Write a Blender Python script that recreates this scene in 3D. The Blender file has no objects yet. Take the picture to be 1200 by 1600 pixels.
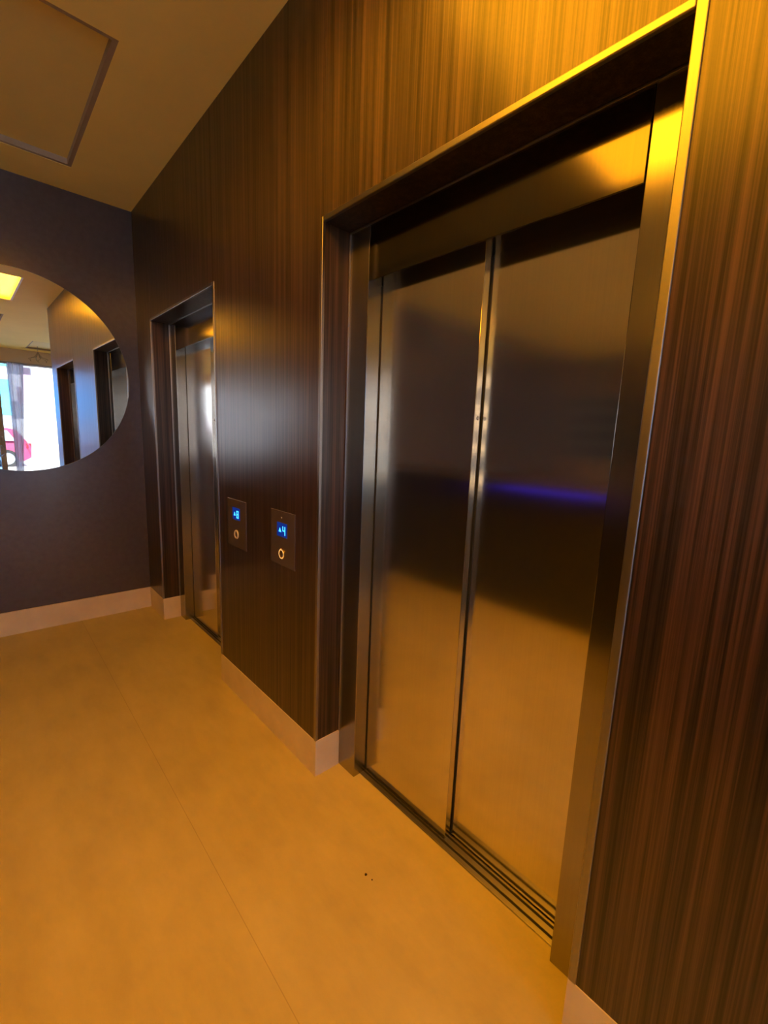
import bpy, bmesh, math, random
from mathutils import Vector, Matrix
random.seed(7)
SC = bpy.context.scene
COL = SC.collection

# ------------------------------------------------------------------ camera
cam_d = bpy.data.cameras.new('camera')
cam = bpy.data.objects.new('camera', cam_d)
COL.objects.link(cam)
SC.camera = cam
cam_d.sensor_fit = 'HORIZONTAL'
cam_d.sensor_width = 36.0
cam_d.lens = 687.85 / 1200 * 36.0
cam_d.clip_start = 0.02
cam_d.clip_end = 300
cam.location = (-1.0062, 0.0, 1.5233)
cam.rotation_mode = 'XYZ'
cam.rotation_euler = (1.40447, -0.03838, -0.739525)

# ------------------------------------------------------------------ look, world, sun
SC.view_settings.view_transform = 'Standard'
SC.view_settings.look = 'None'
SC.view_settings.exposure = 0.0
SC.view_settings.gamma = 1.0
SC.view_settings.use_curve_mapping = False
SC.cycles.max_bounces = 14
SC.cycles.diffuse_bounces = 5
SC.cycles.glossy_bounces = 8
SC.cycles.transmission_bounces = 6
SC.cycles.transparent_max_bounces = 12
SC.cycles.sample_clamp_indirect = 6.0
SC.cycles.use_denoising = True

world = bpy.data.worlds.new('daylight')
SC.world = world
world.use_nodes = True
bg = world.node_tree.nodes['Background']
bg.inputs['Color'].default_value = (0.62, 0.76, 1.0, 1)
bg.inputs['Strength'].default_value = 1.8

sun_d = bpy.data.lights.new('sun', 'SUN')
sun_d.energy = 22.0
sun_d.angle = math.radians(1.0)
sun_d.color = (1.0, 0.95, 0.88)
sun = bpy.data.objects.new('sun', sun_d)
COL.objects.link(sun)
sun.rotation_euler = (math.radians(-48), math.radians(14), 0)     # shines towards -y, from behind the building

AMBER = (1.0, 0.375, 0.008)
PANEL_STRENGTH = 13.5

# ------------------------------------------------------------------ measures (metres)
YA, YB = 1.4788, 0.3215          # near lift opening: far / near edge
YC, YE = 2.5129, 3.6665          # far lift opening: near / far edge
D = 4.0388                       # end wall
HC, HT, HB = 3.1368, 2.299, 0.176
D1, D2, D3 = 0.1286, 0.1985, 0.2372
YEND = -0.06                     # where the veneered wall stops
XL, XR, YBACK = -7.0, 3.0, -4.9

# ------------------------------------------------------------------ material helpers
def new_mat(name):
    m = bpy.data.materials.new(name)
    m.use_nodes = True
    nt = m.node_tree
    b = nt.nodes['Principled BSDF']
    return m, nt, b

def node(nt, kind, **kw):
    n = nt.nodes.new(kind)
    for k, v in kw.items():
        setattr(n, k, v)
    return n

def ramp(nt, fac, stops, interp='LINEAR'):
    r = node(nt, 'ShaderNodeValToRGB')
    r.color_ramp.interpolation = interp
    e = r.color_ramp.elements
    e[0].position, e[0].color = stops[0][0], (*stops[0][1], 1)
    e[1].position, e[1].color = stops[1][0], (*stops[1][1], 1)
    for p_, c_ in stops[2:]:
        k = e.new(p_); k.color = (*c_, 1)
    nt.links.new(fac, r.inputs['Fac'])
    return r.outputs['Color']

def noise(nt, scale_vec, scale, detail=3, rough=0.55):
    tc = node(nt, 'ShaderNodeTexCoord')
    mp = node(nt, 'ShaderNodeMapping')
    mp.inputs['Scale'].default_value = scale_vec
    nt.links.new(tc.outputs['Object'], mp.inputs['Vector'])
    n = node(nt, 'ShaderNodeTexNoise')
    n.inputs['Scale'].default_value = scale
    n.inputs['Detail'].default_value = detail
    n.inputs['Roughness'].default_value = rough
    nt.links.new(mp.outputs['Vector'], n.inputs['Vector'])
    return n.outputs['Fac']

def math_n(nt, op, a, b=None, c=None):
    n = node(nt, 'ShaderNodeMath', operation=op)
    for i, v in enumerate((a, b, c)):
        if v is None: continue
        if isinstance(v, (int, float)): n.inputs[i].default_value = v
        else: nt.links.new(v, n.inputs[i])
    return n.outputs[0]

def bump(nt, b, height, strength, dist=0.002):
    bp = node(nt, 'ShaderNodeBump')
    bp.inputs['Strength'].default_value = strength
    bp.inputs['Distance'].default_value = dist
    nt.links.new(height, bp.inputs['Height'])
    nt.links.new(bp.outputs['Normal'], b.inputs['Normal'])

def plain(name, col, rough=0.5, metal=0.0, var=0.06, scale=14, spec=None):
    m, nt, b = new_mat(name)
    f = noise(nt, (1, 1, 1), scale)
    lo = tuple(c * (1 - var) for c in col); hi = tuple(min(1, c * (1 + var)) for c in col)
    nt.links.new(ramp(nt, f, [(0.3, lo), (0.7, hi)]), b.inputs['Base Color'])
    b.inputs['Roughness'].default_value = rough
    b.inputs['Metallic'].default_value = metal
    if spec is not None: b.inputs['Specular IOR Level'].default_value = spec
    return m

def emissive(name, col, strength):
    m, nt, b = new_mat(name)
    b.inputs['Base Color'].default_value = (*[c * 0.5 for c in col], 1)
    b.inputs['Emission Color'].default_value = (*col, 1)
    b.inputs['Emission Strength'].default_value = strength
    b.inputs['Roughness'].default_value = 0.4
    return m

def tangent_across(nt, b, aniso):
    # vertical brushing or fibres: highlights spread sideways
    b.inputs['Anisotropic'].default_value = aniso
    g = node(nt, 'ShaderNodeNewGeometry')
    cr = node(nt, 'ShaderNodeVectorMath', operation='CROSS_PRODUCT')
    nt.links.new(g.outputs['Normal'], cr.inputs[0])
    cr.inputs[1].default_value = (0.003, 0.004, 1.0)
    nt.links.new(cr.outputs['Vector'], b.inputs['Tangent'])

def wood_veneer():
    m, nt, b = new_mat('dark striped wood veneer')
    coarse = noise(nt, (1, 1, 0.010), 55, 2, 0.5)
    fine = noise(nt, (1, 1, 0.006), 210, 3, 0.65)
    broad = noise(nt, (1, 1, 0.05), 7, 2)
    s = math_n(nt, 'ADD', math_n(nt, 'MULTIPLY', coarse, 0.45), math_n(nt, 'MULTIPLY', fine, 0.55))
    s = math_n(nt, 'ADD', s, math_n(nt, 'MULTIPLY', math_n(nt, 'SUBTRACT', broad, 0.5), 0.12))
    c = ramp(nt, s, [(0.36, (0.004, 0.003, 0.003)), (0.48, (0.014, 0.008, 0.006)), (0.56, (0.040, 0.018, 0.010)), (0.70, (0.092, 0.043, 0.020))])
    nt.links.new(c, b.inputs['Base Color'])
    rr = ramp(nt, s, [(0.35, (0.55,) * 3), (0.65, (0.48,) * 3)])
    nt.links.new(rr, b.inputs['Roughness'])
    b.inputs['IOR'].default_value = 1.5
    tangent_across(nt, b, 0.85)
    nt.links.new(ramp(nt, s, [(0.38, (0.22,) * 3), (0.62, (0.72,) * 3)]), b.inputs['Specular IOR Level'])
    b.inputs['Specular Tint'].default_value = (1.0, 0.80, 0.62, 1)
    b.inputs['Coat Weight'].default_value = 0.9
    b.inputs['Coat Roughness'].default_value = 0.28
    b.inputs['Coat IOR'].default_value = 1.5
    bump(nt, b, s, 0.12, 0.0006)
    return m

def brushed_steel(name='brushed stainless steel', rough=0.14, aniso=0.87, col=(0.70, 0.67, 0.62)):
    m, nt, b = new_mat(name)
    grain = noise(nt, (1, 1, 0.004), 420, 2)
    smudge = noise(nt, (1, 1, 0.8), 2.6, 1.5, 0.4)
    k = math_n(nt, 'ADD', math_n(nt, 'MULTIPLY', grain, 0.25), math_n(nt, 'MULTIPLY', smudge, 0.75))
    lo = tuple(c * 0.86 for c in col); hi = tuple(c * 1.10 for c in col)
    nt.links.new(ramp(nt, k, [(0.32, lo), (0.68, hi)]), b.inputs['Base Color'])
    b.inputs['Metallic'].default_value = 1.0
    nt.links.new(ramp(nt, smudge, [(0.35, (rough * 0.93,) * 3), (0.7, (rough * 1.08,) * 3)]), b.inputs['Roughness'])
    if aniso: tangent_across(nt, b, aniso)
    return m

def floor_stone():
    m, nt, b = new_mat('beige stone floor tiles')
    vein = noise(nt, (1.0, 0.35, 1), 9, 6, 0.62)
    cloud = noise(nt, (1, 1, 1), 2.3, 3)
    k = math_n(nt, 'ADD', math_n(nt, 'MULTIPLY', vein, 0.6), math_n(nt, 'MULTIPLY', cloud, 0.4))
    c = ramp(nt, k, [(0.3, (0.47, 0.38, 0.14)), (0.5, (0.56, 0.46, 0.175)), (0.72, (0.64, 0.53, 0.22))])
    tc = node(nt, 'ShaderNodeTexCoord')
    mp = node(nt, 'ShaderNodeMapping')
    mp.inputs['Location'].default_value = (0.51, 30.0, 0)
    nt.links.new(tc.outputs['Object'], mp.inputs['Vector'])
    br = node(nt, 'ShaderNodeTexBrick')
    br.offset = 0.0
    br.inputs['Scale'].default_value = 1.0
    br.inputs['Mortar Size'].default_value = 0.0016
    br.inputs['Mortar Smooth'].default_value = 0.5
    br.inputs['Brick Width'].default_value = 1.2
    br.inputs['Row Height'].default_value = 60.0
    br.inputs['Color1'].default_value = (1, 1, 1, 1)
    br.inputs['Color2'].default_value = (0.96, 0.96, 0.96, 1)
    br.inputs['Mortar'].default_value = (0.74, 0.70, 0.66, 1)
    nt.links.new(mp.outputs['Vector'], br.inputs['Vector'])
    mx = node(nt, 'ShaderNodeMix', data_type='RGBA', blend_type='MULTIPLY')
    mx.inputs[0].default_value = 1.0
    nt.links.new(c, mx.inputs[6]); nt.links.new(br.outputs['Color'], mx.inputs[7])
    nt.links.new(mx.outputs[2], b.inputs['Base Color'])
    nt.links.new(ramp(nt, vein, [(0.3, (0.42,) * 3), (0.7, (0.55,) * 3)]), b.inputs['Roughness'])
    bump(nt, b, vein, 0.08, 0.001)
    return m

def pane_glass(name, tint):
    m = bpy.data.materials.new(name); m.use_nodes = True
    nt = m.node_tree; nt.nodes.clear()
    out = node(nt, 'ShaderNodeOutputMaterial')
    t = node(nt, 'ShaderNodeBsdfTransparent'); t.inputs['Color'].default_value = (*tint, 1)
    g = node(nt, 'ShaderNodeBsdfGlossy'); g.inputs['Roughness'].default_value = 0.02
    f = node(nt, 'ShaderNodeFresnel'); f.inputs['IOR'].default_value = 1.45
    mx = node(nt, 'ShaderNodeMixShader')
    nt.links.new(f.outputs[0], mx.inputs[0]); nt.links.new(t.outputs[0], mx.inputs[1]); nt.links.new(g.outputs[0], mx.inputs[2])
    nt.links.new(mx.outputs[0], out.inputs['Surface'])
    return m

def sheer(name, col, through, seen):
    m = bpy.data.materials.new(name); m.use_nodes = True
    nt = m.node_tree; nt.nodes.clear()
    out = node(nt, 'ShaderNodeOutputMaterial')
    t = node(nt, 'ShaderNodeBsdfTransparent'); t.inputs['Color'].default_value = (1, 1, 1, 1)
    l = node(nt, 'ShaderNodeBsdfTranslucent'); l.inputs['Color'].default_value = (*col, 1)
    d = node(nt, 'ShaderNodeBsdfDiffuse'); d.inputs['Color'].default_value = (*col, 1)
    a = node(nt, 'ShaderNodeMixShader'); a.inputs[0].default_value = through
    nt.links.new(d.outputs[0], a.inputs[1]); nt.links.new(l.outputs[0], a.inputs[2])
    c = node(nt, 'ShaderNodeMixShader'); c.inputs[0].default_value = seen
    nt.links.new(a.outputs[0], c.inputs[1]); nt.links.new(t.outputs[0], c.inputs[2])
    nt.links.new(c.outputs[0], out.inputs['Surface'])
    return m

M = dict(
    wood=wood_veneer(),
    steel=brushed_steel(),
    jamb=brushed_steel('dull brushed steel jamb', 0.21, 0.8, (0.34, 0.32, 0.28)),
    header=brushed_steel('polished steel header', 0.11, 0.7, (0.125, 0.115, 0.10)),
    trim=brushed_steel('satin steel edge trim', 0.36, 0.0, (0.34, 0.32, 0.29)),
    floor=floor_stone(),
    skirting=plain('beige stone skirting', (0.66, 0.56, 0.37), 0.35, var=0.08, scale=6),
    ceiling=plain('cream ceiling paint', (0.93, 0.78, 0.26), 0.85, var=0.02, scale=3),
    diffuser=plain('unlit ceiling diffuser', (0.82, 0.68, 0.23), 0.6, var=0.02, scale=3),
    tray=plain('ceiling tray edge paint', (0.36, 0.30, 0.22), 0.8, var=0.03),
    greywall=plain('dark grey satin wall paint', (0.075, 0.068, 0.072), 0.22, var=0.08, scale=26),
    dark=plain('dark cavity', (0.012, 0.011, 0.011), 0.7),
    seal=plain('black rubber gap', (0.006, 0.006, 0.006), 0.6),
    plate=plain('dark bronze tinted plate', (0.12, 0.10, 0.098), 0.3, 0.5, var=0.05),
    blackglass=plain('black display window', (0.004, 0.006, 0.02), 0.15),
    mirror=None,
    mirror_edge=plain('polished glass edge', (0.55, 0.60, 0.62), 0.15, 0.7),
    lobbywall=plain('warm white lobby wall', (0.62, 0.55, 0.52), 0.6, var=0.03, scale=3),
    midwall=plain('taupe lobby wall', (0.22, 0.19, 0.17), 0.6, var=0.04, scale=3),
    darklobby=plain('dark lobby panel', (0.035, 0.030, 0.032), 0.45, var=0.08),
    brass=plain('brass button ring', (0.85, 0.62, 0.30), 0.22, 1.0),
    chrome=plain('chrome button ring', (0.80, 0.77, 0.72), 0.42, 0.6),
    amber=emissive('lit amber diffuser', AMBER, PANEL_STRENGTH),
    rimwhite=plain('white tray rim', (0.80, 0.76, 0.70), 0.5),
    blue=emissive('blue display segments', (0.05, 0.42, 1.0), 2.6),
    bluedim=emissive('blue display backlight', (0.0, 0.05, 0.60), 0.30),
    led=emissive('blue led strip', (0.06, 0.03, 1.0), 1.6),
    warmstrip=emissive('added warm streak light', (1.0, 0.70, 0.40), 35.0),
    halo=emissive('lit button halo', (1.0, 0.62, 0.22), 1.1),
    glass=pane_glass('clear window glass', (0.92, 0.96, 1.0)),
    blueglass=pane_glass('blue tinted window glass', (0.50, 0.74, 1.0)),
    smokeglass=pane_glass('smoked grey glass', (0.10, 0.11, 0.10)),
    sheer=sheer('grey lilac sheer curtain', (0.50, 0.50, 0.62), 0.6, 0.30),
    white=sheer('white sheer curtain', (0.95, 0.95, 0.97), 0.85, 0.86),
    frame=plain('window frame paint', (0.30, 0.29, 0.30), 0.5),
    crumb=plain('dark crumb', (0.03, 0.015, 0.008), 0.8),
)
mm, nt, b = new_mat('mirror silver')
b.inputs['Base Color'].default_value = (0.90, 0.92, 0.93, 1); b.inputs['Metallic'].default_value = 1; b.inputs['Roughness'].default_value = 0.0
M['mirror'] = mm

# ------------------------------------------------------------------ mesh helpers
class MB:
    def __init__(s): s.bm = bmesh.new()
    def box(s, x0, x1, y0, y1, z0, z1, bevel=0.0, seg=2):
        x0, x1 = sorted((x0, x1)); y0, y1 = sorted((y0, y1)); z0, z1 = sorted((z0, z1))
        t = bmesh.new()
        bmesh.ops.create_cube(t, size=1)
        for v in t.verts:
            v.co = Vector(((x0 + x1) / 2 + v.co.x * (x1 - x0), (y0 + y1) / 2 + v.co.y * (y1 - y0), (z0 + z1) / 2 + v.co.z * (z1 - z0)))
        if bevel:
            bmesh.ops.bevel(t, geom=t.edges[:], offset=bevel, segments=seg, affect='EDGES', profile=0.5)
        s.merge(t)
        return s
    def merge(s, t, mat=None):
        me = bpy.data.meshes.new('t'); t.to_mesh(me); t.free()
        if mat: me.transform(mat)
        s.bm.from_mesh(me); bpy.data.meshes.remove(me)
    def lathe(s, prof, n=48, mat=None):        # prof: (radius, height) round local z
        t = bmesh.new()
        rings = []
        for r, h in prof:
            if r < 1e-6: rings.append([t.verts.new((0, 0, h))])
            else: rings.append([t.verts.new((r * math.cos(2 * math.pi * i / n), r * math.sin(2 * math.pi * i / n), h)) for i in range(n)])
        for a, c in zip(rings, rings[1:]):
            for i in range(n):
                j = (i + 1) % n
                if len(a) == 1 and len(c) == 1: break
                if len(a) == 1: t.faces.new((a[0], c[i], c[j]))
                elif len(c) == 1: t.faces.new((a[i], a[j], c[0]))
                else: t.faces.new((a[i], a[j], c[j], c[i]))
        bmesh.ops.recalc_face_normals(t, faces=t.faces[:])
        s.merge(t, mat); return s
    def prism(s, pts, depth, mat=None):        # polygon in local xy pushed along z
        t = bmesh.new()
        a = [t.verts.new((x, y, 0)) for x, y in pts]; c = [t.verts.new((x, y, depth)) for x, y in pts]
        t.faces.new(a); t.faces.new(list(reversed(c)))
        for i in range(len(a)):
            j = (i + 1) % len(a); t.faces.new((a[i], c[i], c[j], a[j]))
        bmesh.ops.recalc_face_normals(t, faces=t.faces[:])
        s.merge(t, mat); return s
    def tube(s, pts, r, n=10):
        pts = [Vector(p) for p in pts]
        t = bmesh.new(); rings = []
        for i, p in enumerate(pts):
            d = (pts[min(i + 1, len(pts) - 1)] - pts[max(i - 1, 0)]).normalized()
            u = d.orthogonal().normalized(); w = d.cross(u)
            rr = r[i] if isinstance(r, (list, tuple)) else r
            rings.append([t.verts.new(p + u * rr * math.cos(2 * math.pi * k / n) + w * rr * math.sin(2 * math.pi * k / n)) for k in range(n)])
        for a, c in zip(rings, rings[1:]):
            for k in range(n): t.faces.new((a[k], a[(k + 1) % n], c[(k + 1) % n], c[k]))
        t.faces.new(rings[0]); t.faces.new(rings[-1])
        bmesh.ops.recalc_face_normals(t, faces=t.faces[:])
        s.merge(t); return s
    def build(s, name, mat, parent=None, smooth=False, origin=None):
        me = bpy.data.meshes.new(name)
        s.bm.to_mesh(me); s.bm.free()
        me.materials.append(mat)
        o = bpy.data.objects.new(name, me); COL.objects.link(o)
        if smooth == 'round':
            for p_ in me.polygons: p_.use_smooth = True
            me.set_sharp_from_angle(angle=math.radians(35))
        if parent is not None: o.parent = parent
        if origin is not None:
            me.transform(Matrix.Translation(-Vector(origin))); o.location = origin
        return o

def struct(name, mb, mat, parent=None):
    o = mb.build(name, mat, parent)
    if parent is None: o['kind'] = 'structure'
    return o

def tag(o, label, cat, group=None, kind=None):
    o['label'] = label; o['category'] = cat
    if group: o['group'] = group
    if kind: o['kind'] = kind
    return o

def thing(name, label, cat, loc=(0, 0, 0), rz=0.0, group=None):
    o = bpy.data.objects.new(name, None); COL.objects.link(o)
    o.location = loc; o.rotation_euler = (0, 0, rz); o.empty_display_size = 0.1
    return tag(o, label, cat, group)

def copy_tree(o, parent=None):
    c = o.copy(); COL.objects.link(c); c.parent = parent
    for ch in [k for k in o.children]: copy_tree(ch, c)
    return c

# ------------------------------------------------------------------ the setting
struct('floor', MB().box(XL, XR, YBACK - 0.25, D + 0.2, -0.12, 0.0), M['floor'])

# ceiling with four sunken light trays and an added lit one (x0, x1, y0, y1)
TRAYS = [(-1.90, -0.42, 2.40, 3.68), (-1.90, -0.385, 0.03, 1.36), (-1.90, -0.40, -2.35, -1.04), (0.18, 1.9, -4.55, -3.35), (-5.7, -4.15, -1.05, 0.26)]
c = MB()
xs = sorted({XL, XR + 0.2} | {t[0] for t in TRAYS} | {t[1] for t in TRAYS})
ys = sorted({YBACK - 0.2, D + 0.2} | {t[2] for t in TRAYS} | {t[3] for t in TRAYS})
TD = 0.055
for i in range(len(xs) - 1):
    for j in range(len(ys) - 1):
        cx_, cy_ = (xs[i] + xs[i + 1]) / 2, (ys[j] + ys[j + 1]) / 2
        if any(t[0] < cx_ < t[1] and t[2] < cy_ < t[3] for t in TRAYS): continue
        c.box(xs[i], xs[i + 1], ys[j], ys[j + 1], HC, HC + TD)
c.box(XL, XR + 0.2, YBACK - 0.2, D + 0.2, HC + TD, HC + 0.2)
struct('ceiling', c, M['ceiling'])

# veneered wall with the two lift openings: panels with hairline joints
g = 0.0012
for y0, y1, z0 in ((YEND, YB, 0), (YB + 2 * g, YA - g, HT), (YA + g, YC - g, 0), (YC + g, YE - g, HT), (YE + g, D, 0)):
    struct('wall_right', MB().box(0, D1, y0, y1, z0, HC), M['wood'])
# masonry mass behind the veneer, with shaft fronts
for x0, x1, y0, y1, z0 in ((D1, 0.34, YEND, YB, 0), (D1, 0.34, YA, YC, 0), (D1, 0.34, YE, D, 0), (D1, 0.34, YB, YA, HT), (D1, 0.34, YC, YE, HT), (0.34, 2.2, YEND, D, 0)):
    struct('wall_shaft', MB().box(x0, x1, y0, y1, z0, HC), M['lobbywall'])

# skirting of the veneered wall, turning into the reveals
s = MB(); e = 0.003
t_ = 0.012
s.box(-e, t_, YEND - e, YB + e, 0, HB, 0.0012)
s.box(-e, t_, YA - e, YC + e, 0, HB, 0.0012)
s.box(t_ - 0.002, D1 - 0.0005, YA - e, YA + t_, 0, HB, 0.0008)
s.box(t_ - 0.002, D1 - 0.0005, YC - t_, YC + e, 0, HB, 0.0008)
s.box(-e, t_, YE - e, D, 0, HB, 0.0012)
s.box(t_ - 0.002, D1 - 0.0005, YE - e, YE + t_, 0, HB, 0.0008)
s.box(t_ - 0.002, 0.34, YEND - e, YEND + t_, 0, HB, 0.0008)
struct('baseboard_right', s, M['skirting'])
struct('wall_end', MB().box(XL, 0, D, D + 0.2, 0, HC), M['greywall'])
struct('baseboard_end', MB().box(XL, -e, D - 0.012, D, 0, HB, 0.0015), M['skirting'])
for y0, y1, z0, z1 in ((YBACK - 0.2, 1.6, 0, HC), (3.9, D + 0.2, 0, HC), (1.6, 3.9, 0, 1.25), (1.6, 3.9, 2.45, HC)):
    struct('wall_left', MB().box(XL - 0.2, XL, y0, y1, z0, z1), M['midwall'])
f = MB()
for z in (1.25, 1.55, 1.85, 2.15, 2.41):
    f.box(XL - 0.12, XL - 0.06, 1.6, 3.9, z, z + 0.04)
f.box(XL - 0.12, XL - 0.06, 1.6, 1.65, 1.29, 2.41); f.box(XL - 0.12, XL - 0.06, 3.85, 3.9, 1.29, 2.41)
fr = struct('window_7', f, M['frame'])  # added window, gives the door leaf its grey reflected bands
MB().box(XL - 0.10, XL - 0.09, 1.65, 3.85, 1.29, 2.41).build('window_pane', M['smokeglass'], fr)
struct('wall_far_right', MB().box(XR, XR + 0.2, YBACK - 0.2, YEND, 0, HC), M['lobbywall'])
struct('wall_lobby_return', MB().box(2.2, XR + 0.2, YEND, YEND + 0.2, 0, HC), M['lobbywall'])
# window wall behind the photographer
w = MB()
ZW = 2.86
w.box(XL, XR, YBACK - 0.2, YBACK, ZW, HC)
w.box(XL, XL + 0.25, YBACK - 0.2, YBACK, 0, ZW); w.box(XR - 0.25, XR, YBACK - 0.2, YBACK, 0, ZW)
w.box(XL + 0.25, XR - 0.25, YBACK - 0.2, YBACK, 0, 0.06)
struct('wall_back', w, M['lobbywall'])
w_spans = [(XL + 0.25, -5.6), (-5.6, -4.45), (-4.45, -3.3), (-1.5, -0.32), (-0.32, 0.95), (0.95, 1.9)]
struct('wall_back', MB().box(-3.3, -1.5, YBACK - 0.2, YBACK, 0.06, ZW), M['lobbywall'])
struct('wall_back', MB().box(1.9, XR - 0.25, YBACK - 0.2, YBACK, 0.06, ZW), M['lobbywall'])
for k, (x0, x1) in enumerate(w_spans):
    f = MB()
    for a0, a1, z0, z1 in ((x0, x0 + 0.05, 0.06, ZW), (x1 - 0.05, x1, 0.06, ZW), (x0 + 0.05, x1 - 0.05, 0.06, 0.12), (x0 + 0.05, x1 - 0.05, ZW - 0.05, ZW)):
        f.box(a0, a1, YBACK - 0.14, YBACK - 0.07, z0, z1, 0.004)
    fr = struct('window_%d' % (k + 1), f, M['frame'])
    MB().box(x0 + 0.05, x1 - 0.05, YBACK - 0.11, YBACK - 0.10, 0.12, ZW - 0.05).build('window_pane', M['glass'] if k in (0, 1, 2, 4, 5) else M['blueglass'], fr)

# ------------------------------------------------------------------ lifts
def make_lift(label):
    """Built with the opening's near edge at local y=0; opening width W."""
    W = YA - YB
    t = thing('elevator', label, 'elevator', (0, YB, 0))
    yf, yg, ym = 1.3628 - YB, 0.4228 - YB, 0.8874 - YB
    HD = 2.10
    # stainless frame: two side jambs (each its own part) and the header between them
    for (a0, a1) in ((0.001, yg), (yf, W - 0.001)):
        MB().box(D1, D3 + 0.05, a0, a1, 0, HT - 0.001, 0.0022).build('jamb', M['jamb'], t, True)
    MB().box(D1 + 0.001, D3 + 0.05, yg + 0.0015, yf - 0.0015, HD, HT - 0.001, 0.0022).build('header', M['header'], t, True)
    # thin soffit joint strip
    MB().box(D1 - 0.006, D1 + 0.0005, 0.002, W - 0.002, HT - 0.007, HT - 0.001, 0.001).build('soffit_strip', M['trim'], t, True)
    # doors: far leaf in front, near leaf set back behind it
    d = MB().box(D2, D3 - 0.004, ym, yf + 0.03, 0.006, HD + 0.03, 0.0016)
    fl = d.build('door_leaf', M['steel'], t, True)
    MB().box(D2 - 0.0012, D2 + 0.01, yf - 0.0055, yf - 0.0003, 0.01, HD - 0.001).build('door_seal', M['seal'], fl)
    d = MB().box(D3, D3 + 0.035, yg - 0.03, ym + 0.05, 0.006, HD + 0.03, 0.0016)
    nl = d.build('door_leaf', M['steel'], t, True)
    MB().lathe([(0, 0.0012), (0.006, 0.0012), (0.0075, 0)], 20, Matrix.Translation((D2 + 0.019, ym - 0.0004, 1.60)) @ Matrix.Rotation(math.radians(90), 4, 'X')).build('screw', M['trim'], fl, 'round')
    MB().box(D3 - 0.0030, D3 + 0.004, ym - 0.0052, ym - 0.0008, 0.01, HD - 0.001).build('door_seal', M['seal'], nl)
    # sill with two running grooves
    s = MB()
    for a0, a1 in ((0.168, 0.186), (0.196, 0.216), (0.226, 0.234)):
        s.box(a0, a1, yg, yf, -0.004, 0.004, 0.0008)
    s.box(0.166, 0.30, yg, yf, -0.02, 0.0008)
    sl = s.build('sill', M['trim'], t)
    for a0, a1 in ((0.186, 0.196), (0.216, 0.226)):
        MB().box(a0, a1, yg, yf, 0.0008, 0.0018).build('groove', M['dark'], sl)
    # dark shaft behind the leaves
    MB().box(D3 + 0.051, 0.338, 0.01, W - 0.01, 0.001, HT).build('shaft_panel', M['dark'], t)
    # edge trims on the veneer around the opening
    def bead(y0, y1, z0, z1): return MB().box(-0.004, 0.010, y0, y1, z0, z1, 0.003, 3)
    bead(-0.018, 0.003, HB, HT + 0.016).build('edge_trim', M['trim'], t, True)
    bead(W - 0.003, W + 0.013, HB, HT + 0.016).build('edge_trim', M['trim'], t, True)
    bead(0.003, W - 0.003, HT - 0.003, HT + 0.016).build('edge_trim', M['trim'], t, True)
    # slim trim where the wooden reveal meets the steel jamb
    MB().box(D1 - 0.007, D1 + 0.0005, W - 0.007, W - 0.0005, HB, HT - 0.007, 0.002).build('reveal_trim', M['trim'], t, True)
    MB().box(D1 - 0.007, D1 + 0.0005, 0.0005, 0.007, HB, HT - 0.007, 0.002).build('reveal_trim', M['trim'], t, True)
    return t
lift = make_lift('wide brushed steel elevator filling the right of the view, nearest to the viewer')
lift2 = copy_tree(lift)
lift2.location.y = YC
lift2['label'] = 'narrow-looking far steel elevator in the corner beside the dark grey mirror wall'

# ------------------------------------------------------------------ call panels
def seg_digit(ch, h, w_, th):
    """Seven-segment digit as small boxes in local (u, v)."""
    segs = {'a': (0, w_, h - th, h), 'b': (w_ - th, w_, h / 2, h), 'c': (w_ - th, w_, 0, h / 2), 'd': (0, w_, 0, th),
            'e': (0, th, 0, h / 2), 'f': (0, th, h / 2, h), 'g': (0, w_, h / 2 - th / 2, h / 2 + th / 2)}
    return [segs[k] for k in {'4': 'fgbc', '8': 'abcdefg'}[ch]]

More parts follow.
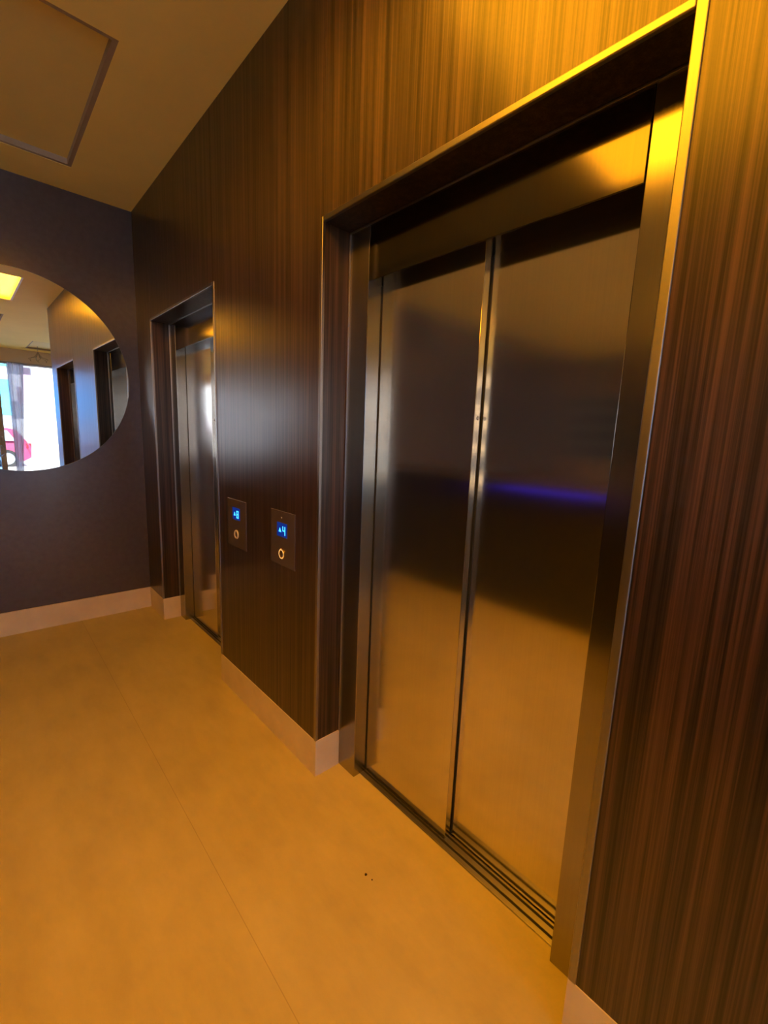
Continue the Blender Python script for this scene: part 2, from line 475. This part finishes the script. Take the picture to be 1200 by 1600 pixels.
def call_panel(y0, y1, z0, z1, digit, ring, label, lit):
    yc, zc = (y0 + y1) / 2, (z0 + z1) / 2
    t = thing('call_panel', label, 'elevator call panel', (0, yc, zc))
    MB().box(-0.006, -0.0004, y0 - yc, y1 - yc, z0 - zc, z1 - zc, 0.0012).build('faceplate', M['plate'], t, True)
    dz = 1.090 - zc
    # seen from the room, right is -y
    ds = MB().box(-0.0072, -0.0062, -0.044, 0.046, dz - 0.033, dz + 0.033, 0.0004).build('display', M['bluedim'], t)
    m = MB()
    for u0, u1, v0, v1 in seg_digit(digit, 0.040, 0.023, 0.0048):
        m.box(-0.0084, -0.0074, -0.006 - u0, -0.006 - u1, dz - 0.022 + v0, dz - 0.022 + v1)
    m.build('digit', M['blue'], ds)
    rot = Matrix(((0, 0, -1, -0.0074), (-1, 0, 0, 0.018), (0, 1, 0, dz - 0.002), (0, 0, 0, 1)))
    MB().prism([(-0.011, -0.009), (0.011, -0.009), (0, 0.011)], 0.001, rot).build('arrow', M['blue'], ds)
    zb = 0.977 - zc
    Rm = Matrix.Translation((-0.006, 0, zb)) @ Matrix.Rotation(math.radians(-90), 4, 'Y')
    bt = MB().lathe([(0.0155, 0.0), (0.0155, 0.004), (0.018, 0.006), (0.0225, 0.006), (0.025, 0.0035), (0.025, 0.0)], 40, Rm).build('button_ring', M[ring], t, 'round')
    if lit:
        MB().lathe([(0.0185, 0.0062), (0.022, 0.0062)], 40, Rm).build('halo', M['halo'], bt)
    MB().lathe([(0, 0.0035), (0.013, 0.0035), (0.0152, 0.0025), (0.0152, 0.0)], 40, Rm).build('button', M['plate'], t, 'round')
    if lit:
        MB().lathe([(0, 0.0015), (0.003, 0.001), (0.0035, 0)], 12, Matrix.Translation((-0.006, 0.006, z1 - zc - 0.03)) @ Matrix.Rotation(math.radians(-90), 4, 'Y')).build('screw', M['chrome'], t, 'round')
    return t
call_panel(1.658, 1.872, 0.920, 1.176, '4', 'brass', 'dark call panel showing blue 4 with warm glowing button ring, close to the near elevator', True)
call_panel(2.141, 2.366, 0.905, 1.166, '8', 'chrome', 'dark call panel showing blue 8 with pale metal button ring, close to the far elevator', False)

# ------------------------------------------------------------------ round mirror
mc = (-0.758, D - 0.006, 1.873)
mir = thing('round_mirror', 'large round frameless mirror hanging on the dark grey end wall', 'mirror', mc, math.radians(0.85))
Rm = Matrix.Rotation(math.radians(90), 4, 'X')
MB().lathe([(0, 0.0), (0.45, 0.0), (0.45, 0.006)], 96, Rm).build('backing', M['dark'], mir)
MB().lathe([(0, 0.016), (0.675, 0.016), (0.6785, 0.014), (0.6785, 0.006), (0, 0.006)], 160, Matrix.Translation((0, -0.004, 0)) @ Rm).build('glass_edge', M['mirror_edge'], mir, 'round')
MB().lathe([(0, 0.0005), (0.675, 0.0005), (0.675, 0.0)], 160, Matrix.Translation((0, -0.0202, 0)) @ Rm).build('mirror_face', M['mirror'], mir, 'round')

# ------------------------------------------------------------------ ceiling light trays
LIT = (1, 4)  # last tray is an added, unseen light that brightens the opposite ceiling
labels = ['unlit square ceiling light tray over the far elevator, at the top left',
          'glowing amber ceiling light tray over the near elevator, seen in the round mirror',
          'unlit ceiling light tray behind the viewer, second from the windows',
          'unlit brown ceiling light tray next to the window wall, seen in the round mirror',
          'added amber light tray beyond the counter, unseen, brightening the opposite ceiling']
for k, (x0, x1, y0, y1) in enumerate(TRAYS):
    cx_, cy_ = (x0 + x1) / 2, (y0 + y1) / 2
    t = thing('ceiling_light', labels[k], 'ceiling light', (cx_, cy_, HC), 0, 'ceiling light trays')
    a, b_ = (x1 - x0) / 2, (y1 - y0) / 2
    f = MB(); r = 0.022
    f.box(-a, -a + r, -b_, b_, 0.002, TD); f.box(a - r, a, -b_, b_, 0.002, TD)
    f.box(-a + r, a - r, -b_, -b_ + r, 0.002, TD); f.box(-a + r, a - r, b_ - r, b_, 0.002, TD)
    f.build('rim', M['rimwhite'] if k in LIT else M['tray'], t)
    MB().box(-a + r, a - r, -b_ + r, b_ - r, 0.035 if k not in LIT else 0.03, TD - 0.001).build('diffuser', M['amber'] if k in LIT else M['diffuser'], t)

# ------------------------------------------------------------------ lobby things seen only in reflections, some added to shape them
t = thing('reception_counter', 'dark counter with a blue light strip along its edge, mirrored in the near elevator door', 'counter', (-2.35, 1.6, 0))
MB().box(-0.35, 0.32, -0.75, 2.42, 0.08, 1.115, 0.006).build('body', M['darklobby'], t)
MB().box(-0.33, 0.28, -0.73, 2.40, 0.0, 0.08).build('plinth', M['dark'], t)
MB().box(-0.38, 0.42, -0.78, 2.42, 1.145, 1.185, 0.005).build('worktop', M['darklobby'], t)
MB().box(-0.30, 0.30, -0.70, 2.38, 1.113, 1.147).build('riser', M['dark'], t)
for a0, a1 in ((-0.30, 0.17), (0.20, 0.62)):
    MB().box(0.325, 0.34, a0, a1, 1.122, 1.140).build('light_strip', M['led'], t)
t = thing('reflection_blocker', 'added unseen cabinet shaped blocker behind the viewer, darkening reflections in the veneer', 'cabinet', (-1.80, -0.10, 0))  # added out of view to keep the bright floor out of the veneer's reflection
MB().box(-0.25, 0.25, -0.85, 0.85, 0.06, 1.12, 0.004).build('body', M['darklobby'], t)
MB().box(-0.22, 0.22, -0.82, 0.82, 0, 0.06).build('plinth', M['dark'], t)
for y0, y1 in ((-0.84, -0.003), (0.003, 0.84)):
    dr = MB().box(0.25, 0.27, y0, y1, 0.08, 1.10, 0.003).build('door', M['darklobby'], t)
    yk = y1 - 0.05 if y0 < -0.5 else y0 + 0.05
    MB().tube([(0.272, yk, 0.75), (0.30, yk, 0.75), (0.30, yk, 0.95), (0.272, yk, 0.95)], 0.006, 8).build('handle', M['chrome'], dr)
t = thing('streak_light_shelves', 'added dark shelf unit whose warm strips make the streaks in the elevator doors', 'shelf', (-6.78, -3.6, 0))  # added light source for the warm streaks reflected in the doors
s = MB().box(-0.2, -0.17, -1.2, 1.2, 0, 2.95)
s.box(-0.17, 0.18, -1.2, -1.16, 0, 2.95); s.box(-0.17, 0.18, 1.16, 1.2, 0, 2.95)
s.build('carcass', M['darklobby'], t)
for z in (0.72, 1.40, 1.89, 2.23, 2.80):
    sh = MB().box(-0.17, 0.18, -1.16, 1.16, z, z + 0.03).build('shelf', M['darklobby'], t)
    MB().box(0.15, 0.182, -1.14, 1.14, z - 0.03, z).build('light_strip', M['warmstrip'], sh)

# curtains in front of the windows: a wavy sheet with thickness
def curtain(x0, x1, mat, label, amp=0.035, waves=5, group=None, gather=1.0):
    n = waves * 12
    up, dn = [], []
    for i in range(n + 1):
        u = i / n
        y = amp * math.sin(u * waves * 2 * math.pi) * (0.7 + 0.3 * math.sin(u * 9))
        up.append(((x1 - x0) * (u - 0.5), y + 0.002)); dn.append(((x1 - x0) * (u - 0.5), y - 0.002))
    o = MB().prism(up + dn[::-1], 2.80).build('curtain', mat, None, 'round')
    if gather < 1:                     # pulled to its left side lower down
        for v in o.data.vertices: v.co.x = x0 - (x0 + x1) / 2 + (v.co.x - (x0 - x1) / 2) * (gather + (1 - gather) * min(1, v.co.z / 2.8))
    o.location = ((x0 + x1) / 2, YBACK + 0.10, 0.02)
    return tag(o, label, 'curtain', group)
curtain(-0.14, 0.15, M['sheer'], 'grey lilac sheer curtain beside the bright window strip, seen in the round mirror', waves=4, gather=0.35)
curtain(0.24, 0.98, M['white'], 'bright white sheer curtain at the wall corner, seen in the round mirror', waves=5)
curtain(-6.4, -3.5, M['white'], 'wide white sheer curtain in the far left windows behind the viewer', waves=13)

# twisted wire pendant near the window
t = thing('pendant_lamp', 'small dark wire pendant hanging before the windows, seen in the round mirror', 'lamp', (0.33, -4.0, HC))
MB().tube([(0, 0, 0), (0, 0, -0.12)], 0.004, 8).build('cord', M['frame'], t)
m = MB()
for k in range(6):
    a = k * math.pi / 3
    m.tube([(0, 0, -0.12), (0.06 * math.cos(a), 0.06 * math.sin(a), -0.22), (0.17 * math.cos(a + .4), 0.17 * math.sin(a + .4), -0.26), (0.15 * math.cos(a + .7), 0.15 * math.sin(a + .7), -0.31)], 0.007, 6)
m.build('wire_arms', M['frame'], t)

# potted plant by the window
t = thing('potted_plant', 'leafy grey green plant in a dark pot by the windows, seen at the mirror edge', 'plant', (-0.56, -4.3, 0))
MB().lathe([(0, 0), (0.14, 0), (0.19, 0.40), (0.175, 0.40), (0.165, 0.36), (0, 0.36)], 32).build('pot', M['darklobby'], t, 'round')
leafm = plain('grey green leaf', (0.10, 0.14, 0.09), 0.5, var=0.3, scale=8)
MB().tube([(0, 0, 0.36), (0.02, 0.01, 0.8), (0, 0, 1.15)], [0.02, 0.014, 0.008], 8).build('stem', M['tray'], t)
m = MB()
for k in range(70):
    a = random.uniform(0, 2 * math.pi); z = random.uniform(0.75, 1.55); L = random.uniform(0.12, 0.24)
    mt = Matrix.Translation((0.05 * math.cos(a), 0.05 * math.sin(a), z)) @ Matrix.Rotation(a, 4, 'Z') @ Matrix.Rotation(random.uniform(-0.9, 0.5), 4, 'Y')
    m.prism([(0, 0), (L * .3, L * .16), (L * .7, L * .14), (L, 0), (L * .7, -L * .14), (L * .3, -L * .16)], 0.002, mt)
m.build('foliage', leafm, t)

# ------------------------------------------------------------------ street outside the windows
ground = struct('floor_street', MB().box(-40, 30, -60, YBACK - 0.25, -0.30, -0.12), plain('pale street paving', (0.62, 0.64, 0.66), 0.8, var=0.05, scale=2))
facade = plain('pale facade render', (0.80, 0.78, 0.80), 0.8, var=0.03, scale=1)
cyan = plain('cyan glazing', (0.10, 0.55, 0.85), 0.12, var=0.1, scale=1)
pink = plain('pink grey painted balcony', (0.26, 0.18, 0.22), 0.7)
t = thing('street_building', 'pale building with pink balconies across the street, seen through the windows in the mirror', 'building', (8, -24, -0.12))
MB().box(-6.48, 14, -4, 0, 0, 16).build('wall', facade, t)
for lv in range(4):
    for k in range(1):
        x = -6.4 + k * 2.2
        bl = MB().box(x, x + 0.95, 0, 0.9, 2.7 + lv * 2.4, 2.85 + lv * 2.4).box(x, x + 0.95, 0.84, 0.9, 2.85 + lv * 2.4, 3.6 + lv * 2.4).build('balcony', pink, t)
        MB().box(x + 0.3, x + 0.75, -0.02, 0.03, 2.9 + lv * 2.4, 4.7 + lv * 2.4).build('balcony_window', pink, t)
t = thing('apartment_building', 'plain white sunlit building beyond the far left windows', 'building', (-18, -22, -0.12))
MB().box(-16, 12.4, -4, 0, 0, 15).build('wall', facade, t)
for lv in range(4):
    for k in range(9):
        MB().box(-15 + k * 3, -13.6 + k * 3, 0, 0.05, 1.2 + lv * 3.4, 2.6 + lv * 3.4).build('window', pink, t)
t = thing('glass_building', 'building with cyan glass bands across the street, at the left mirror edge', 'building', (-9, -24, -0.12))
MB().box(3.5, 10.5, -4, 0, 0, 16).build('wall', plain('grey blue cladding', (0.42, 0.46, 0.60), 0.7), t)
for lv in range(5):
    MB().box(3.7, 10.4, 0, 0.06, 2.1 + lv * 2.6, 4.0 + lv * 2.6).build('window_band', cyan, t)

# parked car, its side towards the windows, rear to the right (+x)
def car(loc):
    t = thing('car', 'pink red hatchback parked outside the windows, seen in the lower mirror', 'car', loc)
    body = plain('rose red car paint', (0.30, 0.035, 0.09), 0.25, var=0.02)
    prof = [(-2.0, 0.30), (-1.72, 0.22), (1.75, 0.22), (1.98, 0.36), (2.0, 0.75), (1.9, 0.95), (1.6, 1.42), (1.3, 1.48), (-0.1, 1.47), (-0.35, 1.42), (-1.05, 0.98), (-1.85, 0.82), (-2.02, 0.62)]
    tb = bmesh.new()
    def yk(z): return 0.84 if z < 0.95 else 0.84 - (z - 0.95) * 0.42
    a = [tb.verts.new((x, -yk(z), z)) for x, z in prof]; c_ = [tb.verts.new((x, yk(z), z)) for x, z in prof]
    tb.faces.new(a); tb.faces.new(c_[::-1])
    for i in range(len(a)):
        j = (i + 1) % len(a); tb.faces.new((a[i], c_[i], c_[j], a[j]))
    bmesh.ops.triangulate(tb, faces=[f for f in tb.faces if len(f.verts) > 4])
    bmesh.ops.recalc_face_normals(tb, faces=tb.faces[:])
    m = MB(); m.merge(tb); m.build('body', body, t)
    gl = plain('car window glass', (0.25, 0.45, 0.60), 0.08)
    for side in (1, -1):
        for wx in ((-0.82, 0.28), (0.36, 1.42)):
            pts = [(wx[0], 1.0), (wx[1], 1.0), (wx[1] - 0.02, 1.38), (max(wx[0], -0.25) + 0.02, 1.38)] if wx[0] < 0 else [(wx[0], 1.0), (wx[1] + 0.12, 1.0), (wx[1] - 0.1, 1.38), (wx[0], 1.38)]
            tb = bmesh.new()
            v1 = [tb.verts.new((x, side * (yk(z) + 0.004), z)) for x, z in pts]; v2 = [tb.verts.new((x, side * (yk(z) + 0.012), z)) for x, z in pts]
            tb.faces.new(v1); tb.faces.new(v2[::-1])
            for i in range(4): tb.faces.new((v1[i], v2[i], v2[(i + 1) % 4], v1[(i + 1) % 4]))
            bmesh.ops.recalc_face_normals(tb, faces=tb.faces[:])
            m = MB(); m.merge(tb); m.build('side_window', gl, t)
        for x in (-1.28, 1.25):
            mt = Matrix.Translation((x, side * 0.72, 0.32)) @ Matrix.Rotation(math.radians(-90 * side), 4, 'X')
            wh = MB().lathe([(0, 0.0), (0.32, 0.0), (0.33, 0.03), (0.33, 0.15), (0.31, 0.18), (0.22, 0.17)], 36, mt).build('wheel', M['dark'], t, 'round')
            MB().lathe([(0.22, 0.165), (0.21, 0.13), (0.06, 0.15), (0, 0.165)], 36, mt).build('hubcap', plain('hubcap silver', (0.6, 0.62, 0.65), 0.3, 0.8), wh, 'round')
        MB().box(1.86, 2.01, side * 0.66, side * 0.83, 0.72, 0.92, 0.01).build('tail_light', plain('tail light red', (0.6, 0.02, 0.03), 0.2), t)
    return t
car((-0.90, -15.0, -0.12))

# ------------------------------------------------------------------ crumbs on the floor
for (x, y, r, lab) in ((-0.12, 0.98, 0.0045, 'larger dark crumb on the beige floor in front of the near elevator'),
                       (-0.115, 0.952, 0.0028, 'smaller dark crumb beside the larger one on the beige floor')):
    t_ = bmesh.new(); bmesh.ops.create_icosphere(t_, subdivisions=2, radius=r)
    for v in t_.verts: v.co *= random.uniform(0.8, 1.15); v.co.z *= 0.6
    m = MB(); m.merge(t_)
    o = m.build('crumb', M['crumb']); o.location = (x, y, r * 0.55)
    tag(o, lab, 'crumb', 'crumbs on the floor')
